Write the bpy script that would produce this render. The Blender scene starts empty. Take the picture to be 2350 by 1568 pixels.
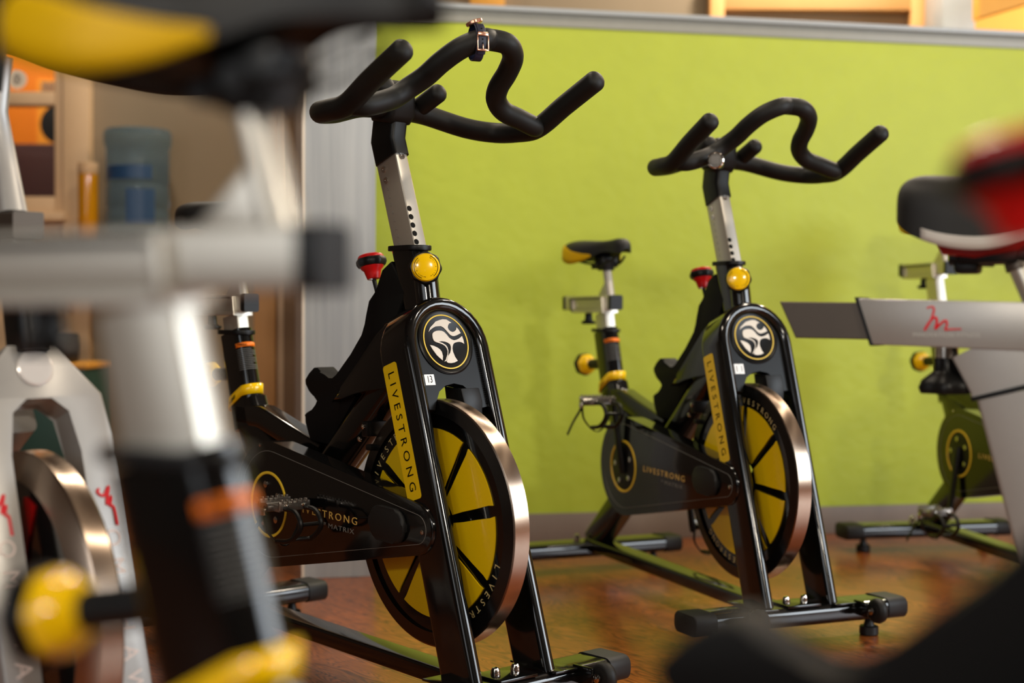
import bpy, bmesh, math, random
from mathutils import Vector as V, Matrix
random.seed(7)
PI = math.pi
S = bpy.context.scene
COL = S.collection

# ------------------------------------------------------------------ materials
def lin(c):
    return tuple((x / 12.92 if x <= .04045 else ((x + .055) / 1.055) ** 2.4) for x in [v / 255 for v in c]) + (1,)

def mat(name, rgb, rough=.5, metal=0., coat=0., spec=.5, noise=None, bump=None, trans=0., ior=1.45, aniso=0., emit=None):
    m = bpy.data.materials.new(name); m.use_nodes = True
    nt = m.node_tree; b = nt.nodes['Principled BSDF']
    c = lin(rgb)
    b.inputs['Base Color'].default_value = c
    b.inputs['Roughness'].default_value = rough
    b.inputs['Metallic'].default_value = metal
    b.inputs['Coat Weight'].default_value = coat
    b.inputs['Coat Roughness'].default_value = .05
    b.inputs['Specular IOR Level'].default_value = spec
    b.inputs['Transmission Weight'].default_value = trans
    b.inputs['IOR'].default_value = ior
    b.inputs['Anisotropic'].default_value = aniso
    if emit:
        b.inputs['Emission Color'].default_value = lin(emit[0]); b.inputs['Emission Strength'].default_value = emit[1]
    tc = nt.nodes.new('ShaderNodeTexCoord')
    n = nt.nodes.new('ShaderNodeTexNoise'); n.inputs['Scale'].default_value = (noise or (30, 0))[0]; n.inputs['Detail'].default_value = 4
    nt.links.new(tc.outputs['Object'], n.inputs['Vector'])
    amt = noise[1] if noise else .06
    mp = nt.nodes.new('ShaderNodeMapRange'); mp.inputs['To Min'].default_value = 1 - amt; mp.inputs['To Max'].default_value = 1 + amt
    nt.links.new(n.outputs['Fac'], mp.inputs['Value'])
    mul = nt.nodes.new('ShaderNodeVectorMath'); mul.operation = 'SCALE'; mul.inputs[0].default_value = c[:3]
    nt.links.new(mp.outputs['Result'], mul.inputs['Scale']); nt.links.new(mul.outputs['Vector'], b.inputs['Base Color'])
    if bump:
        n2 = nt.nodes.new('ShaderNodeTexNoise'); n2.inputs['Scale'].default_value = bump[0]; n2.inputs['Detail'].default_value = 3
        nt.links.new(tc.outputs['Object'], n2.inputs['Vector'])
        bp = nt.nodes.new('ShaderNodeBump'); bp.inputs['Strength'].default_value = bump[1]; bp.inputs['Distance'].default_value = bump[2]
        nt.links.new(n2.outputs['Fac'], bp.inputs['Height']); nt.links.new(bp.outputs['Normal'], b.inputs['Normal'])
    return m

M = dict(
    gloss=mat('gloss_black_paint', (9, 9, 9), .13, coat=.35),
    guard=mat('guard_black_plastic', (9, 9, 9), .12, coat=.5),
    satin=mat('satin_black', (13, 13, 13), .42, spec=.3),
    rubber=mat('matte_black_grip', (17, 17, 16), .55, spec=.32, bump=(900, .25, .0006)),
    rubber2=mat('black_rubber', (14, 14, 14), .6),
    silver=mat('anodised_silver', (196, 190, 178), .34, metal=.75, noise=(60, .03)),
    silver2=mat('silver_grey_paint', (160, 157, 153), .36, metal=.4, noise=(80, .03)),
    greybar=mat('dull_grey_aluminium', (84, 76, 68), .4, metal=.6),
    chrome=mat('chrome', (205, 198, 190), .12, metal=1., noise=(40, .02)),
    plate=mat('dark_plate_paint', (9, 9, 9), .34, spec=.22),
    matt=mat('matt_black_plastic', (11, 11, 11), .62, spec=.18),
    labelink=mat('label_ink', (130, 130, 128), .5),
    rimface=mat('dark_polished_steel', (70, 68, 66), .24, metal=.95),
    badgew=mat('pale_badge', (214, 208, 202), .22, metal=.25),
    tread=mat('brushed_steel', (176, 156, 138), .26, metal=1., aniso=.6, noise=(300, .08)),
    yellow=mat('yellow_paint', (222, 184, 8), .3, coat=.25, noise=(200, .03)),
    yellowp=mat('yellow_plastic', (245, 196, 8), .16, coat=.6),
    yellowm=mat('yellow_vinyl', (206, 164, 0), .5, spec=.25),
    red=mat('red_plastic', (186, 8, 10), .36, coat=0.),
    redv=mat('red_vinyl', (165, 8, 10), .35),
    whitev=mat('light_grey_vinyl', (190, 186, 180), .4),
    ink=mat('black_ink', (10, 9, 6), .6, spec=.1),
    goldink=mat('gold_ink', (214, 176, 92), .4),
    goldink2=mat('pale_gold_ink', (196, 176, 120), .45),
    greyink=mat('grey_ink', (112, 110, 106), .45),
    yellowline=mat('yellow_ring_ink', (226, 190, 52), .35),
    emblem=mat('emblem_silver', (192, 180, 164), .4, metal=.3),
    sticker=mat('white_sticker', (238, 238, 236), .4),
    orangel=mat('orange_label', (240, 120, 20), .45),
    whiteink=mat('white_ink', (190, 190, 186), .5),
    redink=mat('red_ink', (216, 24, 40), .4),
    pinkink=mat('pale_pink_ink', (226, 210, 204), .45),
    navy=mat('navy_silicone', (20, 22, 44), .5),
    rose=mat('rose_gold', (226, 168, 140), .22, metal=.9),
    screenm=mat('grey_lcd', (96, 92, 84), .3),
    foot=mat('black_foot', (14, 14, 14), .5),
)

# ------------------------------------------------------------------ mesh helpers
def crom(P, n=10):
    P = [V(p) for p in P]; Q = [2 * P[0] - P[1]] + P + [2 * P[-1] - P[-2]]; out = []
    for i in range(1, len(Q) - 2):
        a, b, c, d = Q[i - 1:i + 3]
        for k in range(n):
            t = k / n
            out.append(.5 * (2 * b + (c - a) * t + (2 * a - 5 * b + 4 * c - d) * t * t + (3 * b - a - 3 * c + d) * t ** 3))
    out.append(P[-1]); return out

def rrect(w, h, r, n=4):
    r = min(r, w / 2 - 1e-5, h / 2 - 1e-5); out = []
    for cx, cy, a0 in ((w / 2 - r, h / 2 - r, 0), (-w / 2 + r, h / 2 - r, PI / 2), (-w / 2 + r, -h / 2 + r, PI), (w / 2 - r, -h / 2 + r, 1.5 * PI)):
        for k in range(n + 1):
            a = a0 + PI / 2 * k / n; out.append((cx + r * math.cos(a), cy + r * math.sin(a)))
    return out

class MB:
    def __init__(s): s.bm = bmesh.new()
    def rings(s, rings, cap=True, closed=False):
        R = [[s.bm.verts.new(p) for p in r] for r in rings]; n = len(R[0])
        m = len(R)
        for i in range(m if closed else m - 1):
            A, B = R[i], R[(i + 1) % m]
            for j in range(n):
                s.bm.faces.new((A[j], A[(j + 1) % n], B[(j + 1) % n], B[j]))
        if cap and not closed:
            s.bm.faces.new(R[0][::-1]); s.bm.faces.new(R[-1])
        return s
    def sweep(s, pts, sec, side, cap=True, closed=False, scales=None):
        """sec = list of (u, v): v along the constant vector side, u along side x tangent"""
        pts = [V(p) for p in pts]; side = V(side).normalized(); rs = []
        m = len(pts)
        for i, p in enumerate(pts):
            if closed: t = (pts[(i + 1) % m] - pts[i - 1]).normalized()
            elif i == 0: t = (pts[1] - p).normalized()
            elif i == m - 1: t = (p - pts[-2]).normalized()
            else:
                t1 = (p - pts[i - 1]).normalized(); t2 = (pts[i + 1] - p).normalized(); t = (t1 + t2).normalized()
            u = side.cross(t).normalized(); v = t.cross(u).normalized()
            k = scales[i] if scales else 1.
            f = 1.
            if 0 < i < m - 1 and not closed:
                f = 1 / max(.6, t.dot(t1))
            rs.append([p + u * (a * k * f) + v * (b * k) for a, b in sec])
        return s.rings(rs, cap, closed)
    def tube(s, pts, r, seg=14, cap='flat', closed=False):
        pts = [V(p) for p in pts]; m = len(pts)
        rr = r if isinstance(r, (list, tuple)) else [r] * m
        if cap == 'round':
            t0 = (pts[0] - pts[1]).normalized(); t1 = (pts[-1] - pts[-2]).normalized()
            pre = [(pts[0] + t0 * rr[0] * math.sin(a) * .75, rr[0] * math.cos(a)) for a in (1.45, 1.1, .7, .35)]
            post = [(pts[-1] + t1 * rr[-1] * math.sin(a) * .75, rr[-1] * math.cos(a)) for a in (.35, .7, 1.1, 1.45)]
            pts = [p for p, _ in pre] + pts + [p for p, _ in post]; rr = [q for _, q in pre] + list(rr) + [q for _, q in post]; m = len(pts)
        T = []
        for i in range(m):
            if closed: T.append((pts[(i + 1) % m] - pts[i - 1]).normalized())
            else: T.append((pts[min(i + 1, m - 1)] - pts[max(i - 1, 0)]).normalized())
        u = T[0].orthogonal().normalized(); rs = []
        for i in range(m):
            u = (u - T[i] * u.dot(T[i])).normalized(); v = T[i].cross(u)
            rs.append([pts[i] + (u * math.cos(2 * PI * k / seg) + v * math.sin(2 * PI * k / seg)) * rr[i] for k in range(seg)])
        return s.rings(rs, True, closed)
    def prism(s, poly, O, ex, ey, z0, z1, bevel=0., seg=2):
        ex, ey = V(ex).normalized(), V(ey).normalized(); ez = ex.cross(ey); O = V(O)
        a = [s.bm.verts.new(O + ex * x + ey * y + ez * z0) for x, y in poly]
        b = [s.bm.verts.new(O + ex * x + ey * y + ez * z1) for x, y in poly]
        n = len(poly); fs = [s.bm.faces.new(a[::-1]), s.bm.faces.new(b)]
        for j in range(n): fs.append(s.bm.faces.new((a[j], a[(j + 1) % n], b[(j + 1) % n], b[j])))
        if bevel:
            ed = list(set(list(fs[0].edges) + list(fs[1].edges)))
            bmesh.ops.bevel(s.bm, geom=ed, offset=bevel, segments=seg, profile=.5, affect='EDGES', clamp_overlap=True)
        return s
    def box(s, c, d, R=None, bevel=0., seg=2):
        m = Matrix.Translation(V(c)) @ (R.to_4x4() if R else Matrix.Identity(4)) @ Matrix.Diagonal((d[0], d[1], d[2], 1))
        r = bmesh.ops.create_cube(s.bm, size=1, matrix=m)
        if bevel:
            es = set(e for v in r['verts'] for e in v.link_edges)
            bmesh.ops.bevel(s.bm, geom=list(es), offset=bevel, segments=seg, profile=.5, affect='EDGES', clamp_overlap=True)
        return s
    def lathe(s, prof, O, ax, seg=40, wob=None):
        ax = V(ax).normalized(); u = ax.orthogonal().normalized(); v = ax.cross(u); O = V(O); rs = []
        for r, h in prof:
            ring = []
            for k in range(seg):
                a = 2 * PI * k / seg; q = r * (wob(a) if wob else 1)
                ring.append(O + ax * h + (u * math.cos(a) + v * math.sin(a)) * max(q, 1e-5))
            rs.append(ring)
        open_ = prof[0][0] > .0015 and prof[-1][0] > .0015
        return s.rings(rs, not open_, open_)
    def text(s, body, O, ex, ey, size, depth=.0004, ax='CENTER', ay='CENTER', space=1., sx=1., fit=0):
        cu = bpy.data.curves.new('lettering', 'FONT'); cu.body = body; cu.size = size; cu.extrude = depth
        cu.align_x = ax; cu.align_y = ay; cu.space_character = space; cu.resolution_u = 3
        o = bpy.data.objects.new('lettering', cu); COL.objects.link(o)
        bpy.context.view_layer.update()
        me = o.to_mesh()
        if fit: sx = fit / max(1e-6, max(v.co.x for v in me.vertices) - min(v.co.x for v in me.vertices))
        ex = V(ex).normalized(); ey = V(ey).normalized(); ez = ex.cross(ey)
        mtx = Matrix.Translation(V(O)) @ Matrix((ex, ey, ez)).transposed().to_4x4() @ Matrix.Diagonal((sx, 1, 1, 1))
        me.transform(mtx); s.bm.from_mesh(me); o.to_mesh_clear()
        bpy.data.objects.remove(o); bpy.data.curves.remove(cu)
        return s
    def grid(s, rows):
        R = [[s.bm.verts.new(p) for p in r] for r in rows]
        for A, B in zip(R, R[1:]):
            for j in range(len(A) - 1): s.bm.faces.new((A[j], A[j + 1], B[j + 1], B[j]))
        return s
    def split(s, name, m, parent=None, smooth=35):
        """one object per loose piece"""
        seen = set(); out = []
        for v0 in list(s.bm.verts):
            if v0 in seen: continue
            st = [v0]; isl = []; seen.add(v0)
            while st:
                v = st.pop(); isl.append(v)
                for e in v.link_edges:
                    w = e.other_vert(v)
                    if w not in seen: seen.add(w); st.append(w)
            q = MB(); mp = {v: q.bm.verts.new(v.co) for v in isl}
            for f in {f for v in isl for f in v.link_faces}: q.bm.faces.new([mp[v] for v in f.verts])
            out.append(q.build(name, m, parent, smooth))
        s.bm.free(); return out[0]
    def build(s, name, m, parent=None, smooth=35, solid=0, recalc=True):
        if recalc: bmesh.ops.recalc_face_normals(s.bm, faces=s.bm.faces)
        me = bpy.data.meshes.new(name); s.bm.to_mesh(me); s.bm.free()
        for p in me.polygons: p.use_smooth = True
        me.set_sharp_from_angle(angle=math.radians(smooth))
        me.materials.append(M[m] if isinstance(m, str) else m)
        o = bpy.data.objects.new(name, me); COL.objects.link(o)
        if parent: o.parent = parent
        if solid:
            md = o.modifiers.new('thickness', 'SOLIDIFY'); md.thickness = solid; md.offset = 0
        return o

def thing(name, label, cat, loc=(0, 0, 0), rz=0., sc=1., group=None):
    o = bpy.data.objects.new(name, None); COL.objects.link(o)
    o.location = loc; o.rotation_euler = (0, 0, rz); o.scale = (sc, sc, sc); o.empty_display_size = .05
    o['label'] = label; o['category'] = cat
    if group: o['group'] = group
    return o
def tag(o, label, cat, group=None):
    o['label'] = label; o['category'] = cat
    if group: o['group'] = group
    return o
def struct(o): o['kind'] = 'structure'; return o

X, Y, Z = V((1, 0, 0)), V((0, 1, 0)), V((0, 0, 1))

# ------------------------------------------------------------------ saddle
def saddle(root, ox, oz, secs, skirt, top_m, panel_m, panel_range, stripe=None, name='saddle'):
    """secs: (x, halfwidth, ztop, zbottom) from rear to nose"""
    P = [V((a, b, c)) for a, b, c, d in secs]; D = [d for a, b, c, d in secs]
    fine = crom(P, 5); dd = [x.x for x in crom([V((d, 0, 0)) for d in D], 5)]
    def ring(p, d, grow=0., t0=0., t1=1., n=22):
        out = []
        for k in range(n + 1):
            t = t0 + (t1 - t0) * k / n
            a = PI * t                                    # 0 right skirt bottom .. 1 left skirt bottom
            y = -math.cos(a); h = math.sin(a)
            hh = min(1, h ** .45) if h > 0 else 0
            yy = math.copysign(abs(y) ** .7, y)
            out.append(V((p.x + ox, yy * (p.y + grow), d + oz + (p.z - d) * hh + grow * hh)))
        return out
    mb = MB(); rs = []
    for p, d in zip(fine, dd):
        r = ring(p, d); under = [V((p.x + ox, -y * p.y * .8, d + oz + .008)) for y in (-.9, -.3, .3, .9)]
        rs.append(r + [V((p.x + ox, y * p.y * .82, d + oz + .008)) for y in (.95, .3, -.3, -.95)])
    mb.rings(rs)
    so = mb.build(name, top_m, root, smooth=60)
    x0, x1 = panel_range
    for sg, (a0, a1) in ((-1, (0., .30)), (1, (.70, 1.))):
        rows = []
        for p, d in zip(fine, dd):
            if x0 <= p.x <= x1:
                f = (p.x - x0) / (x1 - x0); lim = .004 + .24 * (1 - f) ** 1.1
                rows.append(ring(p, d, .0012, 0. if sg < 0 else 1 - lim, lim if sg < 0 else 1., n=8))
        if len(rows) > 1: MB().grid(rows).build('side_panel', panel_m, so, smooth=60, solid=.001)
    if stripe:
        for sg in (-1, 1):
            rows = []
            for p, d in zip(fine, dd):
                if p.x > -.505:
                    t0, t1 = (.0, .006) if sg < 0 else (.994, 1.)
                    rows.append(ring(p, d, .0016, t0, t1, n=4))
            MB().grid(rows).build('piping', stripe, so, smooth=60, solid=.001)
    return so

# ------------------------------------------------------------------ pedal
def pedal(root, c, sgn, flip=1, strap_len=.07):
    """c = spindle end of crank, pedal extends along y*sgn"""
    c = V(c); m = MB()
    for dx in (-.034, .034):
        m.box(c + V((dx, sgn * .035, .004 * flip)), (.008, .07, .018), bevel=.002)
        for k in range(6): m.box(c + V((dx, sgn * (.008 + .011 * k), .013 * flip)), (.009, .004, .008), bevel=.001)
    for dy in (.004, .066): m.box(c + V((0, sgn * dy, 0)), (.07, .008, .014), bevel=.002)
    m.tube([c, c + V((0, sgn * .078, 0))], .0095)
    o = m.build('pedal', 'chrome', root)
    o.data.materials[0] = M['satin'] if False else M['pedal']
    mb = MB()
    for dx in (-.034, .034):
        for dy in (.015, .055): mb.lathe([(.0001, 0), (.0045, 0), (.0045, .002), (.0001, .0035)], c + V((dx + (.004 if dx > 0 else -.004), sgn * dy, .004 * flip)), X * (1 if dx > 0 else -1), 12)
    mb.split('bolt', 'chrome', o)
    # toe cage: two arched wires joined at the toe, hanging under the pedal
    cage = MB(); toe = c + V((.085, sgn * .035, -.022 * flip))
    for dy in (.012, .058):
        cage.tube(crom([c + V((.034, sgn * dy, 0)), c + V((.075, sgn * dy, -.004 * flip)), c + V((.092, sgn * dy, -.03 * flip)), c + V((.06, sgn * dy, -.058 * flip)), c + V((.01, sgn * dy, -.066 * flip))], 5), .0052, 8)
    cage.tube([c + V((.09, sgn * .012, -.026 * flip)), c + V((.09, sgn * .058, -.026 * flip))], .004, 8)
    cage.tube([c + V((.06, sgn * .012, -.058 * flip)), c + V((.03, sgn * .058, -.063 * flip))], .0035, 8)
    cage.tube([c + V((.01, sgn * .012, -.066 * flip)), c + V((.05, sgn * .058, -.06 * flip))], .0035, 8)
    cage.build('toe_cage', 'satin', o)
    st = MB()
    pts = crom([c + V((-.004, sgn * -.002, .0)), c + V((-.006, sgn * .0, -.045 * flip)), c + V((0, sgn * .035, -.078 * flip)), c + V((0, sgn * .074, -.045 * flip)), c + V((0, sgn * .08, 0)), c + V((-.006, sgn * .082, -.02 * flip)), c + V((-.03, sgn * .09, -strap_len * .75 * flip)), c + V((-.045, sgn * .10, -strap_len * 1.25 * flip))], 5)
    st.sweep(pts, rrect(.0022, .010, .001, 2), X)
    st.build('strap', 'satin', o)
    MB().box(c + V((0, sgn * .083, -.008 * flip)), (.016, .006, .014), bevel=.0015).build('buckle', 'chrome', o)
    return o
M['pedal'] = mat('pedal_steel', (150, 145, 140), .3, metal=.9)

# ------------------------------------------------------------------ black and yellow studio bike
LF = .31; UPF = V((-math.sin(LF), 0, math.cos(LF))); NF = V((math.cos(LF), 0, math.sin(LF))); PF = V((.293, 0, .687))
LH = .334; UPH = V((-math.sin(LH), 0, math.cos(LH))); NH = V((math.cos(LH), 0, math.sin(LH)))
def F(y, up, n=0.): return PF + Y * y + UPF * up + NF * n

def mushroom_knob(root, c, ax, r, cap_m, rim_m, name, stem=.03, lettered=False, under=None):
    ax = V(ax).normalized(); lob = lambda a: 1 + .035 * math.cos(8 * a)
    rim = MB().lathe([(r * .55, -.012), (r * .95, -.010), (r * 1.06, -.004), (r * 1.06, .002), (r * .98, .006), (r * .6, .008)], c, ax, 64, lob).build(name, rim_m, root)
    MB().lathe([(r * .93, .004), (r * .93, .009), (r * .85, .0125), (r * .6, .015), (r * .3, .0162), (.0003, .0165)], c, ax, 48).build('knob_cap', cap_m, rim)
    MB().lathe(([(r * .86, -.008), (r * .80, -.014), (r * .62, -.019), (r * .56, -.026), (r * .46, -.036), (.0003, -.038)] if under else [(r * .62, -.014), (r * .6, -.02), (r * .36, -.026), (r * .30, -.034), (.006, -.036), (.006, -stem - .03)]), c, ax, 32).build('knob_stem', under or rim_m, rim)
    if lettered:
        u = ax.cross(Z).normalized(); w = u.cross(ax).normalized(); tx = MB()
        # u to the right, w up seen from outside
        u = w.cross(ax).normalized()
        for word, a0, sgn in (('PUSH & TURN', 150, 1), ('PULL & LIFT', 25, 1)):
            n = len(word)
            for k, ch in enumerate(word):
                a = math.radians(a0 + 115 - 12.5 * k if a0 > 100 else a0 + 40 - 12.5 * k)
                d = u * math.cos(a) + w * math.sin(a); t = u * math.sin(a) - w * math.cos(a)
                tx.text(ch, V(c) + ax * .0146 + d * r * .60, t, d, .0058, .0002)
        tx.build('knob_lettering', 'ink', rim)
        ln = MB()
        for a0 in (110, -70):
            pts = [V(c) + ax * .0138 + (u * math.cos(math.radians(a0 + q)) + w * math.sin(math.radians(a0 + q))) * r * .78 for q in range(20, 141, 10)]
            ln.tube(pts, .0005, 6)
        ln.build('knob_arrow', 'ink', rim)
    return rim

def studio_bike(label, pose, sc=1., slide=0., seat_dx=0., seat_dz=0., sup=0., rk=(0, 0, 1), sad_dx=0., sad_dz=0., kd=(0, 0), brk=(0, 0), panel=True, wheel=0., crank=0., number=None, computer=False, detail=True):
    R = thing('spin_bike', label, 'exercise bike', (pose[0], pose[1], 0), pose[2], sc)
    o = UPH * slide
    # --- handlebar
    A = [(.140, 0, 1.142), (.130, -.045, 1.141), (.130, -.087, 1.137), (.158, -.160, 1.117), (.1876, -.2108, 1.1090), (.24, -.226, 1.1060), (.2997, -.2295, 1.1100), (.375, -.2305, 1.146), (.458, -.230, 1.183)]
    B = [(.306, -.2180, 1.110), (.3165, -.2000, 1.1095), (.3165, -.1660, 1.1190), (.3088, -.1310, 1.1320), (.3166, -.1050, 1.1510), (.3423, -.0882, 1.1700), (.3783, -.0790, 1.1932), (.4120, -.0620, 1.2151), (.4310, -.0310, 1.2310), (.420, 0, 1.2365)]
    mir = lambda P: [(x, -y, z) for x, y, z in P[::-1]]
    bar = MB().tube([p + o for p in crom(A[::-1] + [(x, -y, z) for x, y, z in A[1:]], 8)], .0204, 20, 'round')
    bar.tube([p + o for p in crom(B + mir(B)[1:], 8)], .0200, 20, 'round')
    for sg in (-1, 1):
        bar.tube([V((.122, sg * .060, 1.145)) + o, V((.190, sg * .064, 1.173)) + o], .0190, 18, 'round')
    hb = bar.build('handlebar', 'rubber', R, 60)
    MB().prism([(.092, 1.12), (.084, 1.15), (.088, 1.181), (.155, 1.194), (.168, 1.18), (.165, 1.125), (.15, 1.11)], o, X, Z, -.030, .030, .010, 3).build('stem_clamp', 'rubber', R, 60)
    sl = MB().sweep([V((.127, 0, 1.042)) + o, V((.113, 0, 1.082)) + o, V((.122, 0, 1.135)) + o], rrect(.070, .040, .009, 4), Y)
    sl.build('stem_sleeve', 'satin', R)
    # --- handlebar post
    top = V((.123, 0, 1.048)) + o; bot = V((.232, 0, .735))
    post = MB().sweep([bot, top], rrect(.064, .030, .003, 3), Y).build('handlebar_post', 'silver', R)
    d = (top - bot).normalized(); nx = V((d.z, 0, -d.x))
    sc_ = MB(); hl = MB(); scr_s = MB()
    for k, (h, w) in enumerate(((.022, 0), (.045, 0))):
        c = top - d * h - nx * .012 - Y * .0152
        sc_.lathe([(.0065, 0), (.0065, .0012), (.003, .0014), (.0028, .0004), (.0002, .0004)], c, -Y, 20)
    sc_.lathe([(.0065, 0), (.0065, .0012), (.003, .0014), (.0028, .0004), (.0002, .0004)], top - d * .012 + nx * .0322, nx, 20)
    sc_.split('screw', 'chrome', post)
    for k in range(5): hl.lathe([(.0056, .0002), (.0056, .0006), (.0002, .0006)], top - d * (.122 + .0172 * k) + nx * .0320 - Y * .0092, nx, 16)
    hl.split('adjustment_hole', 'ink', post)
    mk = MB()
    for k in range(9):
        c = top - d * (.066 + .0165 * k) - nx * .012 - Y * .0151
        mk.box(c, (.008, .0004, .0007)); mk.text(chr(65 + k), c + d * .004, nx, d, .006, .0002)
    mk.build('scale_mark', 'greyink', post)
    # --- head tube
    cz = V((.183, 0, .868))
    MB().prism(rrect(.100, .054, .024, 6), cz, X, Y, -.006, .004, .0015, 2).build('collar', 'satin', R)
    MB().rings([[p + Z * 0 for p in [cz + X * a + Y * b - Z * .004 for a, b in rrect(.085, .044, .0215, 6)]], [cz - UPH * .13 + X * a + Y * b for a, b in rrect(.085, .044, .0215, 6)]]).build('head_tube', 'gloss', R)
    MB().tube([cz - UPH * .07 + NH * .028, cz - UPH * .125 + NH * .010 + X * .01], .024, 20).build('neck_tube', 'gloss', R)
    mushroom_knob(R, (.262, -.024, .827), (.84, -.53, .08), .0290, 'yellowp', 'satin', 'height_knob', .02, detail)
    mushroom_knob(R, (.058 + rk[0], 0, .845 + rk[1]), (-.22, -.02, .97), .0285 * rk[2], 'red', 'satin', 'resistance_knob', .03, under='red')
    MB().tube([(.086, 0, .765), (.066, 0, .812)], .0045, 10).build('brake_rod', 'satin', R)
    if detail: MB().box((.066, -.008, .812), (.010, .004, .007)).build('knob_pin', 'sticker', R)
    # --- spine bracket (bottle holder plate)
    prof = [(.150, .842), (.122, .826), (.108, .80), (.102, .778), (.078, .766), (.072, .740), (.070, .718), (.056, .698), (.018, .658), (-.030, .612), (-.045, .604), (-.060, .604), (-.076, .611), (-.088, .622), (-.100, .629), (-.115, .628), (-.133, .616), (-.147, .602),
            (-.146, .592), (-.134, .578), (-.120, .569), (-.095, .561), (-.104, .548), (-.118, .536), (-.140, .534), (-.150, .527), (-.140, .515), (-.133, .50), (-.128, .475), (-.06, .47), (.06, .60), (.15, .70), (.20, .78)]
    bk0 = V((brk[0], 0, brk[1]))
    MB().prism(prof, bk0, X, Z, -.022, .022, .004, 2).build('bottle_bracket', 'matt', R)
    # --- shroud and down tube
    sh = [(.235, .735), (.168, .724), (.140, .700), (.081, .646), (.02, .592), (-.020, .560), (.02, .569), (.06, .580), (.11, .590), (.17, .597), (.25, .606)]
    MB().prism(sh, bk0, X, Z, -.048, .048, .022, 4).build('shroud', 'gloss', R, 60)
    MB().sweep([V((.16, 0, .63)) + bk0, V((-.22, 0, .28)) + bk0], rrect(.085, .06, .028, 5), Y).build('down_tube', 'gloss', R, 60)
    # --- fork
    path = [F(-.0865, -.635), F(-.0865, -.3), F(-.0865, -.012)] + [F(-.0865 * math.cos(a), -.012 + .0865 * math.sin(a)) for a in [PI * k / 16 for k in range(1, 16)]] + [F(.0865, -.012), F(.0865, -.3), F(.0865, -.635)]
    sec = []
    for a, b in rrect(.096, .027, .0130, 6): sec.append((b, a))
    # in-plane thickness u, depth v along NF
    fk = MB().sweep([p - NF * .034 for p in path], sec, NF).build('fork', 'gloss', R, 60)
    plate = [(-.0745, .02), (-.0735, -.129), (-.055, -.131), (-.050, -.115), (-.0381, -.095), (-.0198, -.0835), (.0013, -.080), (.0224, -.0845), (.0395, -.099), (.050, -.117), (.056, -.131), (.0735, -.129), (.0745, .02)]
    plate += [(.074 * math.cos(a), -.005 + .076 * math.sin(a)) for a in [PI * k / 14 for k in range(1, 14)]]
    MB().prism(plate, F(0, 0, -.020), Y, UPF, 0, .020, .001, 1).build('fork_plate', 'plate', R)
    wl = MB()
    for sg in (-1, 1):
        for k in range(34): wl.box(F(sg * .0705, -.122 + k * .0042, .0004), (.0016, .0022, .0026))
    wl.build('weld_bead', 'gloss', fk)
    MB().lathe([(.064, -.002), (.064, .002), (.061, .0035), (.058, .002), (.0002, .002)], F(0, 0), NF, 64).build('badge', 'plate', R, 30)
    badge = R.children[-1]
    MB().lathe([(.0535, .0021), (.0535, .0032), (.0512, .0032), (.0512, .0021)], F(0, 0), NF, 64).build('badge_ring', 'yellowline', badge)
    e1 = [(-.038, .0193), (-.0325, .0275), (-.0238, .0339), (-.0165, .0395), (-.0079, .0421), (.0015, .0442), (.0107, .0437), (.0215, .0372), (.0160, .0360), (.0122, .0322), (.0103, .028), (.0114, .024), (.0145, .0205), (.0196, .0188), (.0246, .0200), (.0296, .0231), (.0312, .0265), (.0317, .0281), (.0360, .0235), (.0394, .0165), (.029, .0125), (.0220, .0108), (.0176, .0109), (.0130, .0130), (.0089, .0175), (.0040, .0235), (-.0009, .0282), (-.0060, .0305), (-.0125, .0303), (-.0190, .0298), (-.0252, .0274), (-.0325, .0235)]
    e2 = [(-.0304, .0128), (-.029, .0165), (-.025, .0193), (-.019, .0212), (-.0124, .0217), (-.006, .0212), (-.0009, .0192), (.0040, .0142), (.0087, .0077), (.0140, .0040), (.0197, .0024), (.026, .0036), (.0328, .0059), (.0412, .0107), (.0428, .0030), (.0427, -.0049), (.037, -.0017), (.0313, -.0007), (.026, -.0012), (.0207, -.0022), (.0160, -.0048), (.0135, -.0087), (.0115, -.0140), (.0115, -.0201), (.0140, -.0300), (.0186, -.0381), (.0100, -.0412), (.0014, -.0423), (-.006, -.0414), (-.0086, -.0395),
          (-.0024, -.028), (.004, -.0222), (.0076, -.0152), (.0088, -.0100), (.0078, -.0054), (.0030, -.0022), (-.0032, -.0001), (-.0100, .0008), (-.0183, .0001), (-.0100, -.0025), (-.0027, -.0069), (.0000, -.0110), (.0007, -.0167), (-.0010, -.0235), (-.0024, -.0270), (-.0086, -.0376), (-.0140, -.0391), (-.0095, -.0350), (-.0072, -.0312), (-.0030, -.0250), (-.0012, -.0183), (-.0022, -.0130), (-.0051, -.0085), (-.0110, -.0050), (-.0179, -.0027), (-.0240, -.0010), (-.029, .0015), (-.0308, .0070)]
    e3 = [(-.0406, -.0062), (-.032, -.0080), (-.0239, -.0115), (-.0190, -.0150), (-.0157, -.0197), (-.0150, -.0280), (-.0175, -.0366), (-.024, -.031), (-.0291, -.026), (-.0365, -.0146)]
    MB().prism(e1, F(0, 0), Y, UPF, .0021, .0034).prism(e2, F(0, 0), Y, UPF, .0021, .0034).prism(e3, F(0, 0), Y, UPF, .0021, .0034).build('badge_emblem', 'emblem', badge)
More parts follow.
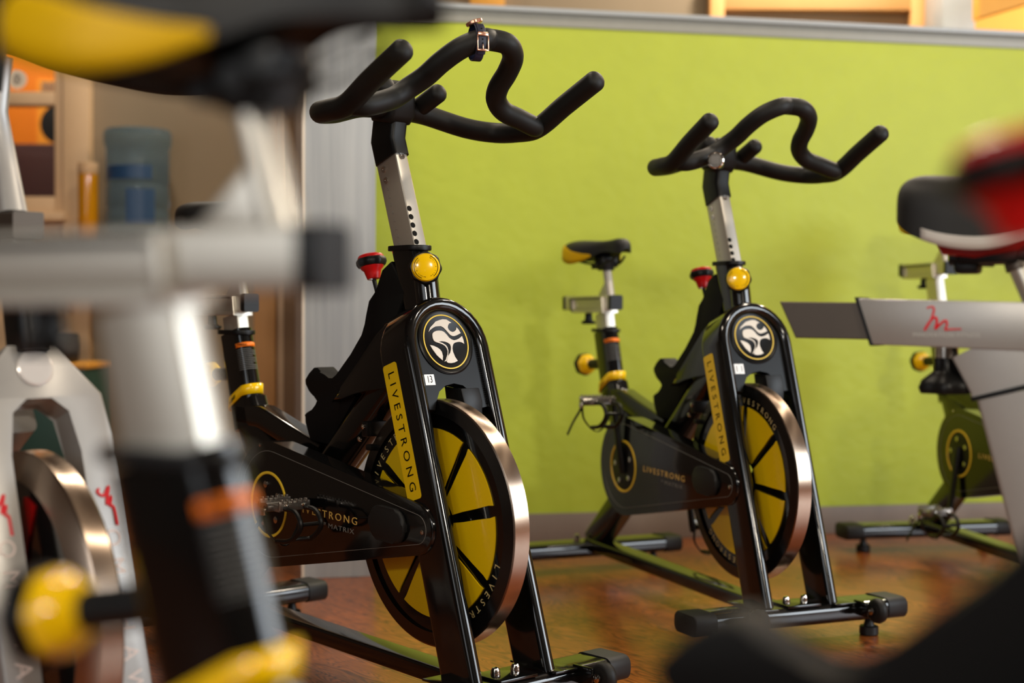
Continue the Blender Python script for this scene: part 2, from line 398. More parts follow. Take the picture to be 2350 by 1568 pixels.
    if number == '13':
        st = MB().prism([(-.0115, -.0102), (.0115, -.0102), (.0115, .0102), (-.0115, .0102)], F(-.0549, -.0724), Y, UPF, 0, .0006).build('number_sticker', 'sticker', R)
        MB().text('13', F(-.0549, -.0722, .0007), Y, UPF, .019, .0002, sx=.72).build('number', 'ink', st)
    elif number:
        st = MB()
        for k in (0, 1): st.prism([(-.0062, -.012), (.0062, -.012), (.0062, .012), (-.0062, .012)], F(-.061 + .0132 * k, -.075), Y, UPF, 0, .0006)
        st = st.build('number_sticker', 'sticker', R); nb = MB()
        for k in (0, 1): nb.text(number[k], F(-.061 + .0132 * k, -.0755, .0007), Y, UPF, .021, .0002, sx=.8)
        nb.build('number', 'ink', st)
    # fork decal
    dn = -UPF; O = F(-.1001, -.155, -.052)
    dc = MB().prism([(a, b) for a, b in rrect(.258, .042, .006, 4)], O, dn, NF, 0, .0006).build('fork_decal', 'yellow', R)
    MB().text('LIVESTRONG', O - Y * .0007, dn, NF, .0265, .0002, space=1.6, fit=.225).build('decal_lettering', 'ink', dc)
    # --- flywheel (axis along y)
    HC = V((.313, 0, .352)); fw = MB()
    fw.lathe([(.05, -.040), (.203, -.044), (.203, -.020), (.05, -.020)], HC, Y, 96); fly = fw.build('flywheel', 'guard', R, 30)
    MB().lathe([(.203, -.0500), (.2285, -.0465), (.2285, -.012), (.203, -.012)], HC, Y, 160).build('rim_face', 'rimface', fly, 12)
    MB().lathe([(.2270, -.0470), (.2300, -.0455), (.2300, -.0120), (.2270, -.0105)], HC, Y, 200).build('steel_rim', 'tread', fly, 12)
    def WP(r, a, y=-.0445): return HC + V((r * math.cos(a), y, r * math.sin(a)))
    for k in range(8):
        a0 = math.radians(wheel + 45 * k); a1 = a0 + PI / 4; po = []
        go = .055
        for q in range(9): a = a0 + go + (a1 - a0 - 2 * go) * q / 8; po.append((.1765 * math.cos(a), .1765 * math.sin(a)))
        wob = [(.165, .068), (.13, .075), (.09, .085), (.062, .10)]
        for r, w in wob: a = a1 - w * (1 if r > .1 else 1.2); po.append((r * math.cos(a), r * math.sin(a)))
        for r, w in wob[::-1]: a = a0 + w * (1 if r > .1 else 1.2); po.append((r * math.cos(a), r * math.sin(a)))
        MB().prism(po, HC - Y * .0445, X, Z, -.001, .0015).build('yellow_panel', 'yellow', fly)
    lt = MB()
    for start in (150, -30):
        for k, ch in enumerate('LIVESTRONG'):
            a = math.radians(wheel - 13 + start + 12 - 5.9 * k); d = V((math.cos(a), 0, math.sin(a))); t = V((math.sin(a), 0, -math.cos(a)))
            lt.text(ch, WP(.190, a, -.0447), t, d, .019, .0002)
    lt.build('wheel_lettering', 'goldink2', fly)
    MB().lathe([(.0002, -.075), (.012, -.075), (.012, -.066), (.046, -.064), (.048, -.060), (.048, -.0445)], HC, Y, 40).lathe([(.03, 0), (.03, .07), (.002, .07)], HC, Y, 32).build('hub', 'satin', fly)
    hb_ = MB()
    for k in range(5):
        a = 2 * PI * k / 5 + .1; hb_.lathe([(.0045, 0), (.0045, .003), (.0002, .004)], HC + V((.038 * math.cos(a), -.064, .038 * math.sin(a))), -Y, 10)
    hb_.split('hub_bolt', 'chrome', fly)
    # brake housing behind the plate
    MB().prism([(.275, .602), (.325, .600), (.335, .575), (.335, .545), (.285, .555)], (0, 0, 0), X, Z, -.058, -.012, .003).build('brake_cover', 'satin', R)
    br = MB().box((.118, -.035, .515), (.02, .05, .03), bevel=.003).box((.13, -.045, .48), (.018, .03, .012), bevel=.003).build('brake_bracket', 'satin', R)
    MB().lathe([(.005, 0), (.005, .004), (.0002, .006)], (.118, -.060, .52), -Y, 12).lathe([(.005, 0), (.005, .004), (.0002, .006)], (.105, -.060, .495), -Y, 12).split('bolt', 'chrome', br)
    # --- drive guard: hull of two circles
    c0, r0, c1, r1 = V((-.152, .346)), .130, V((.343, .349)), .047
    D = (c1 - c0).length; ang = math.acos((r0 - r1) / D); base = math.atan2(c1.y - c0.y, c1.x - c0.x)
    def hull(dr):
        out = []
        for k in range(25): a = base + ang + (2 * PI - 2 * ang) * k / 24; out.append((c0.x + (r0 + dr) * math.cos(a), c0.y + (r0 + dr) * math.sin(a)))
        for k in range(13): a = base - ang + 2 * ang * k / 12; out.append((c1.x + (r1 + dr) * math.cos(a), c1.y + (r1 + dr) * math.sin(a)))
        return out
    gd = MB().prism(hull(0), (0, 0, 0), X, Z, .060, .106, .006, 3).build('drive_guard', 'guard', R, 45)
    MB().tube([V((x, -.1062, z)) for x, z in hull(-.020)], .0005, 6, closed=True).build('guard_seam', 'greyink', gd)
    MB().lathe([(.0685, .1055), (.0685, .1078), (.0655, .1082), (.0635, .1078), (.0625, .1062)], V((-.153, 0, .345)), -Y, 64).build('crank_ring', 'yellowline', gd)
    MB().lathe([(.0625, .1060), (.060, .1066), (.0002, .1066)], V((-.153, 0, .345)), -Y, 48).build('crank_cover', 'satin', gd)
    bo = MB()
    for k in range(5): a = 2 * PI * k / 5 + .5; bo.lathe([(.007, 0), (.007, .003), (.0002, .004)], V((-.153 + .042 * math.cos(a), -.1066, .345 + .042 * math.sin(a))), -Y, 14)
    bo.split('chainring_bolt', 'chrome', gd)
    MB().prism([(a, b) for a, b in rrect(.104, .064, .026, 6)], (.262, -.106, .350), V((1, 0, -.06)), V((.06, 0, 1)), 0, .012, .006, 3).build('guard_pad', 'rubber2', gd, 45)
    g1 = MB().text('LIVESTRONG', (.057, -.1064, .3455), V((1, 0, -.03)), V((.03, 0, 1)), .0205, .0002, space=1.35, fit=.204).build('guard_lettering', 'goldink', gd)
    g2 = MB().text('BY', (.047, -.1064, .3275), V((1, 0, -.03)), V((.03, 0, 1)), .0075, .0002, ax='LEFT').text('MATRIX', (.062, -.1064, .3245), V((1, 0, -.03)), V((.03, 0, 1)), .0135, .0002, ax='LEFT', space=1.2, fit=.086).build('small_lettering', 'greyink', gd)
    MB().lathe([(.0045, 0), (.0045, .002), (.0002, .0028)], (.360, -.106, .346), -Y, 12).lathe([(.0035, 0), (.0035, .002), (.0002, .0028)], (-.185, -.106, .466), -Y, 12).split('guard_screw', 'chrome', gd)
    # --- cranks and pedals
    for sg, th in ((-1, crank), (1, crank + PI)):
        c = V((-.153, sg * (.112 if sg < 0 else .080), .345)); e = c + V((.17 * math.cos(th), sg * .018, .17 * math.sin(th)))
        dv = (e - c).normalized()
        MB().sweep([c - dv * .018, c, c + dv * .08, e, e + dv * .014], rrect(.026, .014, .006, 3), Y, scales=[.9, 1.15, .85, .85, .7]).build('crank_arm', 'satin', R)
        pedal(R, e + V((0, sg * .012, 0)), sg, 1)
    # --- seat tube, link, rear strut
    st0, st1 = V((-.458, 0, .697)), V((-.411, 0, .533)); sd = (st1 - st0).normalized()
    secs = rrect(.094, .046, .0225, 6)
    MB().prism(rrect(.108, .056, .025, 6), st0 + V((.0, 0, .002)), X, Y, -.006, .004, .0015, 2).build('seat_collar', 'satin', R)
    stb = MB().sweep([st0, st1, st1 + sd * .05], secs, Y).build('seat_tube', 'gloss', R, 60)
    # warning label wraps the round front of the tube
    u = Y.cross(sd).normalized()
    if u.x < 0: u = -u
    def wrap(h0, h1, a0, a1, m, nm, off=.0006, parent=stb):
        rows = []
        for h in (h0, h1):
            row = []
            for k in range(9):
                a = a0 + (a1 - a0) * k / 8
                row.append(st0 + sd * h + u * (.047 - .0225 + (.0225 + off) * math.cos(a)) + Y * ((.023 + off) * math.sin(a)))
            rows.append(row)
        return MB().grid(rows).build(nm, m, parent, 60, solid=.0006)
    wrap(.034, .044, -1.5, 1.0, 'orangel', 'warning_label')
    tx = MB()
    for k in range(12):
        h = .049 + .0042 * k
        rows = [[st0 + sd * (h + q) + u * (.0245 + .0232 * math.cos(a)) + Y * (.0237 * math.sin(a)) for a in [-1.45 + (2.2 if k % 4 else 1.6) * j / 7 for j in range(8)]] for q in (0, .0007)]
        tx.grid(rows)
    tx.build('label_lettering', 'labelink', stb, 60, solid=.0002)
    tw = MB().text('WARNING', st0 + sd * .039 + u * .0432 - Y * .0170, V((.75, .66, 0)), -sd, .0085, .0003, sx=.6); tw.build('label_lettering', 'ink', stb)
    # yellow rubber band
    bd = []
    for h in (-.0115, .0115):
        bd.append([st0 + sd * .148 + Z * (min(a, .024) * .26 + h) + u * a + Y * b for a, b in rrect(.0995, .0515, .0245, 6)])
    rows = bd; mb = MB(); Rr = [[mb.bm.verts.new(p) for p in r] for r in rows]
    for j in range(len(Rr[0])): mb.bm.faces.new((Rr[0][j], Rr[0][(j + 1) % len(Rr[0])], Rr[1][(j + 1) % len(Rr[0])], Rr[1][j]))
    band = mb.build('seat_tube_band', 'yellowp', R, 60, solid=.003)
    MB().text('E-SERIES', st0 + sd * .148 - u * .012 - Y * .0278 - Z * .005, u + Z * .42, Z, .0115, .0003, sx=.75).build('band_lettering', 'ink', band)
    MB().sweep([(-.42, 0, .515), (-.33, 0, .512), (-.10, 0, .445)], rrect(.05, .046, .008, 3), Y).build('top_link', 'gloss', R)
    MB().sweep([(-.40, 0, .54), (-.36, 0, .46), (-.24, 0, .40), (-.15, 0, .36)], rrect(.09, .044, .012, 3), Y).build('seat_strut', 'gloss', R)
    MB().sweep([(-.515, 0, .085), (-.33, 0, .24), (-.18, 0, .35)], rrect(.075, .05, .008, 3), Y).build('rear_strut', 'gloss', R)
    # seat pull knob on the rear of the tube
    kc = V((-.575 + kd[0], -.004, .598 + kd[1])); kb = st0 + sd * .088 - u * .035
    kx = (kc - kb).normalized()
    kn = MB().lathe([(.020, -.006), (.031, -.005), (.0325, .003), (.0325, .010), (.028, .016), (.0002, .018)], kc, kx, 48, lambda a: 1 + .03 * math.cos(7 * a)).build('seat_knob', 'satin', R)
    MB().lathe([(.011, -.038), (.017, -.034), (.0225, -.026), (.0285, -.016), (.0298, -.008), (.024, -.004)], kc, kx, 40, lambda a: 1 + .03 * math.cos(7 * a)).build('knob_body', 'yellowp', kn)
    MB().tube([kb - kx * .0, kc - kx * .018], .0145, 18).build('knob_stem', 'satin', kn)
    # --- seat post, slider, saddle
    q = V((seat_dx, 0, seat_dz)); sz = V((0, 0, seat_dz))
    bp = st1 * .3 + st0 * .7; tp = V((-.466, 0, .748)) - sd * 0 + V((-.29 * seat_dz, 0, seat_dz))
    sp = MB().sweep([bp, tp], rrect(.064, .030, .003, 3), Y).build('seat_post', 'silver', R)
    MB().prism([(-.64, .790), (-.636, .748), (-.432, .748), (-.440, .790), (-.446, .790), (-.442, .757), (-.626, .757), (-.630, .790)], sz + V((-.29 * seat_dz, 0, 0)), X, Z, -.0225, .0225, .001, 1).build('slider_bracket', 'silver', R)
    bo_ = sz + V((-.29 * seat_dz, 0, 0))
    MB().prism([(-.446, .792), (-.442, .748), (-.430, .748), (-.436, .792)], bo_, X, Z, -.026, .026, .003, 2).build('bracket_flange', 'silver', R)
    edge = MB().tube([V((-.632, -.0235, .752)) + bo_, V((-.640, -.0235, .789)) + bo_, V((-.45, -.0235, .789)) + bo_], .0022, 6)
    edge.build('bracket_gap_line', 'satin', R)  # black strip stands in for the dark gap between slider and bracket
    # rectangular beam
    sld = MB().sweep([V((-.69, 0, .777)) + q, V((-.405, 0, .777)) + q], rrect(.034, .040, .003, 3)[::1], Z).build('seat_slider', 'silver', R)
    MB().sweep([V((-.408, 0, .777)) + q, V((-.392, 0, .777)) + q], rrect(.038, .042, .006, 3), Z).sweep([V((-.700, 0, .777)) + q, V((-.688, 0, .777)) + q], rrect(.038, .042, .006, 3), Z).split('end_cap', 'satin', sld)
    MB().lathe([(.0095, .03), (.0095, .0), (.008, -.004), (.018, -.009), (.022, -.004), (.022, -.001), (.012, .003)][:7], V((-.565, 0, .724)) + sz, Z, 28).build('slider_knob', 'satin', R)
    MB().prism([(-.490, .796), (-.425, .796), (-.436, .838), (-.446, .838)], q, X, Z, -.010, .010, .002).build('post_gusset', 'silver', R)
    MB().tube([V((-.430, 0, .795)) + q, V((-.458, 0, .892)) + q + V((-.3 * sup, 0, sup))], .0128, 22).build('saddle_post', 'silver', R)
    qs = q + V((-.3 * sup + sad_dx, 0, sup + sad_dz))
    secs2 = [(-.634, .026, .938, .930), (-.625, .050, .948, .920), (-.603, .067, .956, .905), (-.565, .078, .958, .893), (-.528, .079, .956, .887), (-.492, .064, .954, .893), (-.462, .047, .952, .906), (-.43, .034, .952, .917), (-.40, .028, .953, .918), (-.365, .025, .955, .915), (-.345, .019, .948, .914), (-.335, .009, .936, .918)]
    so = saddle(R, qs.x, qs.z, secs2, 0, 'rubber2', 'yellowm', (-.640, -.462) if panel else (9, 10))
    rl = MB()
    for sg in (-1, 1): rl.tube([p + qs for p in crom([(-.60, sg * .035, .905), (-.55, sg * .024, .893), (-.50, sg * .022, .888), (-.42, sg * .022, .888), (-.37, sg * .012, .905)], 5)], .0035, 8)
    rl.split('saddle_rail', 'satin', R)
    cl = MB().box(V((-.458, 0, .893)) + qs, (.05, .052, .03), bevel=.006).tube([V((-.458, -.034, .886)) + qs, V((-.458, .034, .886)) + qs], .009, 12).tube([V((-.485, -.03, .880)) + qs, V((-.485, .03, .880)) + qs], .008, 12)
    cl.prism([(-.49, .90), (-.43, .90), (-.438, .868), (-.478, .868)], qs, X, Z, -.017, .017, .004).build('saddle_clamp', 'satin', R)
    # --- base
    MB().sweep([(-.53, 0, .082), (.40, 0, .058)], rrect(.034, .056, .006, 3), Y).build('base_rail', 'gloss', R)
    for nm, xx, zz, hw, wheels in (('front_stabilizer', .462, .066, .285, True), ('rear_stabilizer', -.55, .066, .285, False)):
        sbm = MB().sweep([(xx, -hw + .04, zz), (xx, hw - .04, zz)], [(b, a) for a, b in rrect(.092, .044, .016, 4)], V((1, 0, 0)))
        sb = sbm.build(nm, 'gloss', R, 60)
        for sg in (-1, 1):
            MB().sweep([(xx, sg * (hw - .055), zz), (xx, sg * (hw - .004), zz), (xx, sg * hw, zz)], [(b, a) for a, b in rrect(.097, .048, .018, 4)], X, scales=[1, 1, .93]).build('end_cap', 'rubber2', sb, 60)
            MB().lathe([(.0195, -zz), (.022, -zz + .003), (.022, -zz + .020), (.019, -zz + .022), (.0055, -zz + .0225), (.0055, -.018)], V((xx, sg * (hw - .075), zz)), Z, 24).build('levelling_foot', 'foot', sb)
        nt = MB()
        for sg in (-1, 1):
            ny = .024 if wheels else .045; c = V((xx + .005, sg * ny, zz + .022))
            nt.lathe([(.013, 0), (.013, .002), (.009, .0025), (.009, .010), (.0085, .012), (.0085, .0145), (.006, .0195), (.0003, .0215)], c, Z, 18)
        nt.split('dome_nut', 'chrome', sb)
        if wheels:
            for sg in (-1, 1):
                wc = V((xx + .098, sg * .157, zz + .012))
                MB().box(wc + V((-.036, -.0 - sg * .017, 0)), (.052, .006, .034), bevel=.003).build('wheel_bracket', 'gloss', sb)
                MB().lathe([(.006, -.011), (.020, -.012), (.026, -.009), (.0285, 0), (.026, .009), (.020, .012), (.006, .011)], wc, Y, 32).build('transport_wheel', 'rubber', sb, 60)
                MB().lathe([(.008, .012), (.008, .016), (.0003, .019)], wc - Y * .004, -Y, 16).build('wheel_bolt', 'chrome', sb)
    MB().box((.468, 0, .0905), (.075, .09, .006), bevel=.002).build('foot_plate', 'gloss', R)
    for sg in (-1, 1):
        MB().box((.455, sg * .105, .0895), (.125, .055, .004), bevel=.001).build('foot_plate', 'gloss', R)
    if computer:
        c = V((.372, -.157, 1.091)); ax = V((.72, -.68, .05)).normalized()
        bz = MB().lathe([(.016, -.010), (.019, -.004), (.0195, .002), (.0172, .005), (.0145, .0058), (.0003, .0058)], c, ax, 40).build('display_unit', 'chrome', R)
        MB().lathe([(.0145, .0056), (.0145, .0066), (.0003, .0066)], c, ax, 30).build('display_screen', 'screenm', bz)
        u_ = Z.cross(ax).normalized(); w_ = ax.cross(u_)
        MB().prism(rrect(.017, .018, .003, 3), c, u_, w_, .0066, .0070).build('display_face', 'greyink', bz)
        MB().sweep([c - ax * .052, c - ax * .006], rrect(.018, .024, .008, 3), w_).build('display_strap', 'rubber', bz)
    return R

# ------------------------------------------------------------------ silver studio bike
def silver_bike(label, pose):
    R = thing('spin_bike', label, 'exercise bike', (pose[0], pose[1], 0), pose[2])
    L = .337; up = V((-math.sin(L), 0, math.cos(L))); n = V((math.cos(L), 0, math.sin(L))); P = V((.30, 0, .66))
    G = lambda y, u, d=0.: P + Y * y + up * u + n * d
    out = [(-.034, .034), (.034, .034), (.0945, -.040), (.0985, -.100), (.103, -.60), (.048, -.60), (.050, -.125), (.045, -.062), (.020, -.040), (-.020, -.040), (-.045, -.062), (-.050, -.125), (-.048, -.60), (-.103, -.60), (-.0985, -.100), (-.0945, -.040)]
    fk = MB().prism(out, G(0, 0, -.050), Y, up, 0, .055, .005, 2).build('fork', 'silver2', R, 40)
    MB().lathe([(.026, 0), (.026, .003), (.0235, .0045), (.0003, .0045)], G(0, -.001, .004), n, 40).build('round_badge', 'badgew', R, 15)
    # lettering running down the legs
    for sg in (-1, 1):
        d = (G(sg * .0755, -.60) - G(sg * .0745, -.125)).normalized(); s = n.cross(d).normalized()
        lt = MB()
        for k, ch in enumerate('OMAHAWK'):
            lt.text(ch, G(sg * .0745, -.125, .0055) + d * (.125 + .040 * k), d, -s if (n.cross(d)).dot(n) > 2 else d.cross(n) * -1, .032, .0002)
        lt.build('fork_lettering', 'pinkink', fk)
        base = G(sg * .0745, -.125, .0056) + d * .065
        sq = [(-.012, .012), (-.006, .016), (.0, .004), (-.014, -.008), (.004, -.002), (.014, .0), (.002, -.010), (.016, -.006), (.020, -.012), (.048, -.014)]
        MB().tube([base + d * a * .9 + d.cross(n) * b * .7 for a, b in crom2(sq)], [.0022] * len(crom2(sq)), 6).build('fork_logo', 'redink', fk)
    # flywheel
    HC = V((.31, 0, .31))
    fw = MB().lathe([(.04, -.026), (.198, -.030), (.198, .012), (.04, .012)], HC, Y, 80).build('flywheel', 'guard', R, 30)
    MB().lathe([(.198, -.034), (.232, -.022), (.236, -.018), (.236, .012), (.232, .016), (.198, .02)], HC, Y, 140).build('steel_rim', 'tread', fw, 30)
    for k in range(6):
        a = 2 * PI * k / 6 + .3
        po = [(.06, -.012), (.12, -.016), (.178, -.028), (.182, 0), (.178, .010), (.12, .004), (.06, .006)]
        ca, sa = math.cos(a), math.sin(a)
        MB().prism([(x * ca - y * sa, x * sa + y * ca) for x, y in po], HC - Y * .0305, X, Z, -.001, .0015).build('red_flash' if k % 2 else 'grey_flash', 'redv' if k % 2 else 'greybar', fw)
    MB().lathe([(.006, -.05), (.02, -.05), (.03, -.03), (.03, .05), (.006, .05)], HC, Y, 32).build('hub', 'satin', fw)
    # frame
    MB().sweep([(.24, 0, .60), (-.05, 0, .42), (-.24, 0, .33)], rrect(.075, .05, .012, 3), Y).build('main_tube', 'silver2', R)
    MB().prism([(-.34, .34), (-.31, .43), (-.22, .465), (-.10, .45), (.28, .37), (.31, .33), (.28, .28), (-.14, .22), (-.26, .22), (-.33, .28)], (0, 0, 0), X, Z, .055, .10, .01, 3).build('drive_guard', 'guard', R)
    MB().sweep([(.14, 0, .03 + .02), (-.5, 0, .05)], rrect(.05, .06, .008, 3), Y).sweep([(.14, 0, .05), (.40, 0, .06)], rrect(.05, .06, .008, 3), Y).build('base_rail', 'silver2', R)
    for nm, xx in (('front_stabilizer', .44), ('rear_stabilizer', -.53)):
        sb = MB().sweep([(xx, -.26, .05), (xx, .26, .05)], [(b, a) for a, b in rrect(.09, .05, .012, 3)], X).build(nm, 'silver2', R)
        for sg in (-1, 1):
            MB().sweep([(xx, sg * .245, .05), (xx, sg * .285, .05)], [(b, a) for a, b in rrect(.096, .056, .018, 4)], X).build('end_cap', 'rubber2', sb)
            MB().lathe([(.02, -.05), (.02, -.035), (.006, -.032), (.006, -.02)], (xx, sg * .22, .05), Z, 20).build('levelling_foot', 'foot', sb)
    MB().sweep([(-.49, 0, .06), (-.30, 0, .28), (-.24, 0, .34)], rrect(.07, .05, .008, 3), Y).build('rear_strut', 'silver2', R)
    # handlebar assembly
    MB().sweep([(.284, 0, .68), (.268, 0, .75), (.262, 0, .80)], rrect(.07, .045, .018, 4), Y).build('head_collar', 'satin', R)
    MB().sweep([(.272, 0, .74), (.245, 0, .85)], rrect(.05, .034, .01, 3), Y).build('handlebar_post', 'silver', R)
    MB().sweep([(.06, 0, .862), (.285, 0, .862)], rrect(.045, .036, .004, 3)[::1], Z).build('handlebar_slider', 'greybar', R)
    MB().sweep([(.215, 0, .875), (.198, 0, .93), (.165, 0, 1.03), (.185, 0, 1.11)], rrect(.055, .036, .012, 3), Y, scales=[1.15, 1, .8, .8]).build('handlebar_stem', 'silver2', R)
    MB().lathe([(.012, 0), (.012, .006), (.006, .006), (.006, .003), (.0003, .003)], (.210, -.021, .895), -Y, 20).build('stem_bolt', 'satin', R)
    A = [(.19, 0, 1.135), (.195, -.08, 1.118), (.20, -.17, 1.106), (.22, -.26, 1.098), (.29, -.315, 1.105), (.40, -.32, 1.15), (.43, -.315, 1.19)]
    hb = MB().tube(crom(A[::-1] + [(x, -y, z) for x, y, z in A[1:]], 8), .021, 18, 'round')
    Bq = [(.19, -.105, 1.112), (.25, -.085, 1.115), (.36, -.06, 1.14), (.42, -.04, 1.18), (.43, 0, 1.19)]
    hb.tube(crom(Bq + [(x, -y, z) for x, y, z in Bq[::-1][1:]], 8), .018, 16)
    hb.build('handlebar', 'rubber', R, 60)
    MB().lathe([(.012, 0), (.014, -.02), (.028, -.03), (.03, -.045), (.026, -.052), (.0003, -.052)], (.215, 0, .845), Z, 28, lambda a: 1 + .06 * math.cos(5 * a)).build('slider_knob', 'satin', R)
    # cranks
    for sg, th in ((-1, -.9), (1, -.9 + PI)):
        c = V((-.20, sg * .112, .345)); e = c + V((.17 * math.cos(th), sg * .015, .17 * math.sin(th)))
        MB().sweep([c, e], rrect(.026, .014, .006, 3), Y).build('crank_arm', 'satin', R)
        pedal(R, e + V((0, sg * .012, 0)), sg)
    # seat mast, sleeve, slider
    lean = V((.267, 0, -.963))
    c0 = V((-.400, 0, .650))
    MB().sweep([c0 + V((-.028, 0, .052)), c0, c0 + lean * .012], rrect(.098, .046, .004, 3), Y).build('seat_mast_head', 'silver2', R)
    MB().sweep([c0 + lean * .012, c0 + lean * .018], rrect(.10, .05, .004, 3), Y).build('mast_gasket', 'satin', R)
    MB().sweep([c0 + lean * .018 + X * .004, c0 + lean * .34], rrect(.094, .048, .006, 3), Y).build('seat_tube', 'silver2', R)
    sv = MB().prism([(-.606, .763), (-.363, .757), (-.334, .690), (-.583, .697)], (0, 0, 0), X, Z, -.026, .026, .002, 2).build('slider_sleeve', 'silver2', R)
    for a, b in (((-.609, .765), (-.586, .695)), ((-.360, .759), (-.331, .688))):
        MB().prism([(a[0], a[1]), (a[0] + .005, a[1]), (b[0] + .005, b[1]), (b[0], b[1])], (0, 0, 0), X, Z, -.0275, .0275, .0005, 1).build('sleeve_gasket', 'satin', sv)
    MB().prism([(-.725, .759), (-.20, .752), (-.18, .700), (-.700, .705)], (0, 0, 0), X, Z, -.021, .021, .0015, 1).build('seat_slider', 'greybar', R)
    sq = [(.0, .018), (.006, .020), (.010, .017), (.006, .002), (-.003, -.013), (.002, -.004), (.009, .004), (.0135, .004), (.014, -.003), (.012, -.011), (.016, -.007), (.024, .000), (.0275, .000), (.028, -.006), (.026, -.012), (.033, -.0115), (.048, -.011)]
    q = crom2(sq, 4); rr = [.0012 + .0007 * math.sin(PI * k / len(q)) for k in range(len(q))]
    MB().tube([V((-.505 + x, -.0262, .731 + z)) for x, z in q], rr, 6).build('sleeve_logo', 'redink', sv)
    MB().text('INNOVATION FITNESS', (-.478, -.0263, .7115), X, Z, .0085, .0002, space=1.1).build('sleeve_lettering', 'whiteink', sv)
    kb = V((-.484, 0, .697))
    MB().lathe([(.0165, 0), (.0165, -.018), (.0003, -.018)], kb, Z, 24).build('knob_neck', 'chrome', R)
    kn = MB().lathe([(.017, -.018), (.017, -.036), (.022, -.040), (.035, -.050), (.039, -.060), (.036, -.068), (.0003, -.070)], kb, Z, 60, lambda a: 1 + .07 * math.cos(6 * a)).build('slider_knob', 'satin', R, 60)
    tp = V((-.388, 0, .815))
    MB().tube([(-.361, 0, .752), tp, tp + (tp - V((-.361, 0, .752))).normalized() * .02], .0165, 24).build('saddle_post', 'silver', R)
    MB().tube([tp + V((.004, 0, -.012)), tp + V((-.003, 0, .012))], .0195, 24).build('post_collar', 'greybar', R)
    MB().box((-.425, 0, .822), (.085, .05, .024), bevel=.006).tube([(-.48, 0, .820), (-.42, 0, .817)], .011, 12).box((-.455, 0, .808), (.035, .03, .022), bevel=.006).box((-.372, 0, .824), (.03, .045, .02), bevel=.005).build('saddle_clamp', 'satin', R)
    rl = MB()
    for sg in (-1, 1): rl.tube(crom([(-.50, sg * .03, .858), (-.46, sg * .022, .838), (-.42, sg * .022, .832), (-.33, sg * .022, .832), (-.27, sg * .012, .85)], 5), .0038, 8)
    rl.split('saddle_rail', 'satin', R)
    secs = [(-.545, .030, .905, .885), (-.538, .060, .926, .868), (-.515, .078, .936, .850), (-.47, .082, .934, .833), (-.42, .070, .930, .828), (-.37, .050, .928, .838), (-.32, .036, .926, .860), (-.27, .028, .926, .866), (-.245, .020, .918, .872), (-.235, .008, .905, .88)]
    saddle(R, 0, 0, secs, 0, 'rubber2', 'redv', (-.33, -.28), 'whitev')
    MB().prism([(-.500, .850), (-.40, .838), (-.36, .846), (-.38, .828), (-.44, .818), (-.485, .824)], (0, 0, 0), X, Z, -.03, .03, .006, 2).build('saddle_base', 'redv', R)
    return R

def crom2(P, n=5):
    return [(v.x, v.y) for v in crom([(a, b, 0) for a, b in P], n)]

# ------------------------------------------------------------------ camera (level, 50 mm, f/2.2)
f_px, cam_h, pit, rol = 3280.63, .73392, -.016844, .003695
fwd = V((0, math.cos(pit), math.sin(pit))); upv = V((0, -math.sin(pit), math.cos(pit))); rt = V((1, 0, 0))
r2 = rt * math.cos(rol) + upv * math.sin(rol); u2 = -rt * math.sin(rol) + upv * math.cos(rol)
cd = bpy.data.cameras.new('camera'); co = bpy.data.objects.new('camera', cd); COL.objects.link(co)
co.matrix_world = Matrix.Translation((0, 0, cam_h)) @ Matrix((r2, u2, -fwd)).transposed().to_4x4()
cd.sensor_width = 36; cd.lens = f_px / 2350 * 36; cd.clip_start = .02
cd.dof.use_dof = True; cd.dof.focus_distance = 2.68; cd.dof.aperture_fstop = 2.3
S.camera = co

# ------------------------------------------------------------------ bikes
b13 = studio_bike('black spin bike numbered 13, the sharp one with a watch on its handlebar', (-.32137, 2.90995, -.83962), panel=False, wheel=13, crank=.12, number='13', seat_dz=-.012, sup=.055)
b11 = studio_bike('black spin bike with yellow decals numbered 11, in front of the green wall', (.45221, 3.64662, -1.15286), slide=-.021, wheel=-50, crank=math.radians(94), number='11', computer=True)
bbk = studio_bike('black spin bike at the back right, half hidden behind the silver seat beam', (1.43068, 4.00385, -1.35937), wheel=0, crank=math.radians(268), seat_dz=.115, detail=False)
bfg = studio_bike('very close blurred black spin bike, its yellow knob and grey seat slider filling the left', (.1825, .66320, -.45770), sc=.933, slide=.03, seat_dx=.055, seat_dz=.045, sup=.012, sad_dx=.018, sad_dz=-.014, kd=(.012, -.012), brk=(.022, .003), rk=(-.006, .016, 1.1), wheel=20, crank=math.radians(200), detail=False)
s1 = silver_bike('silver spin bike with a round white badge on its fork, at the left edge', (-.869, 2.22, -.84))
s2 = silver_bike('silver spin bike at right with a red squiggle logo on its seat beam', (1.027, 1.768, -.55))

# ------------------------------------------------------------------ watch on the handlebar of bike 13
def local13(p):
    a = -.83962; p = V(p)
    return V((-.32137 + p.x * math.cos(a) - p.y * math.sin(a), 2.90995 + p.x * math.sin(a) + p.y * math.cos(a), p.z))
wt = thing('wristwatch', 'dark blue silicone wristwatch with rose gold buckle strapped round the handlebar top', 'watch', local13((.425, -.036, 1.228)), -.83962 + math.radians(72))
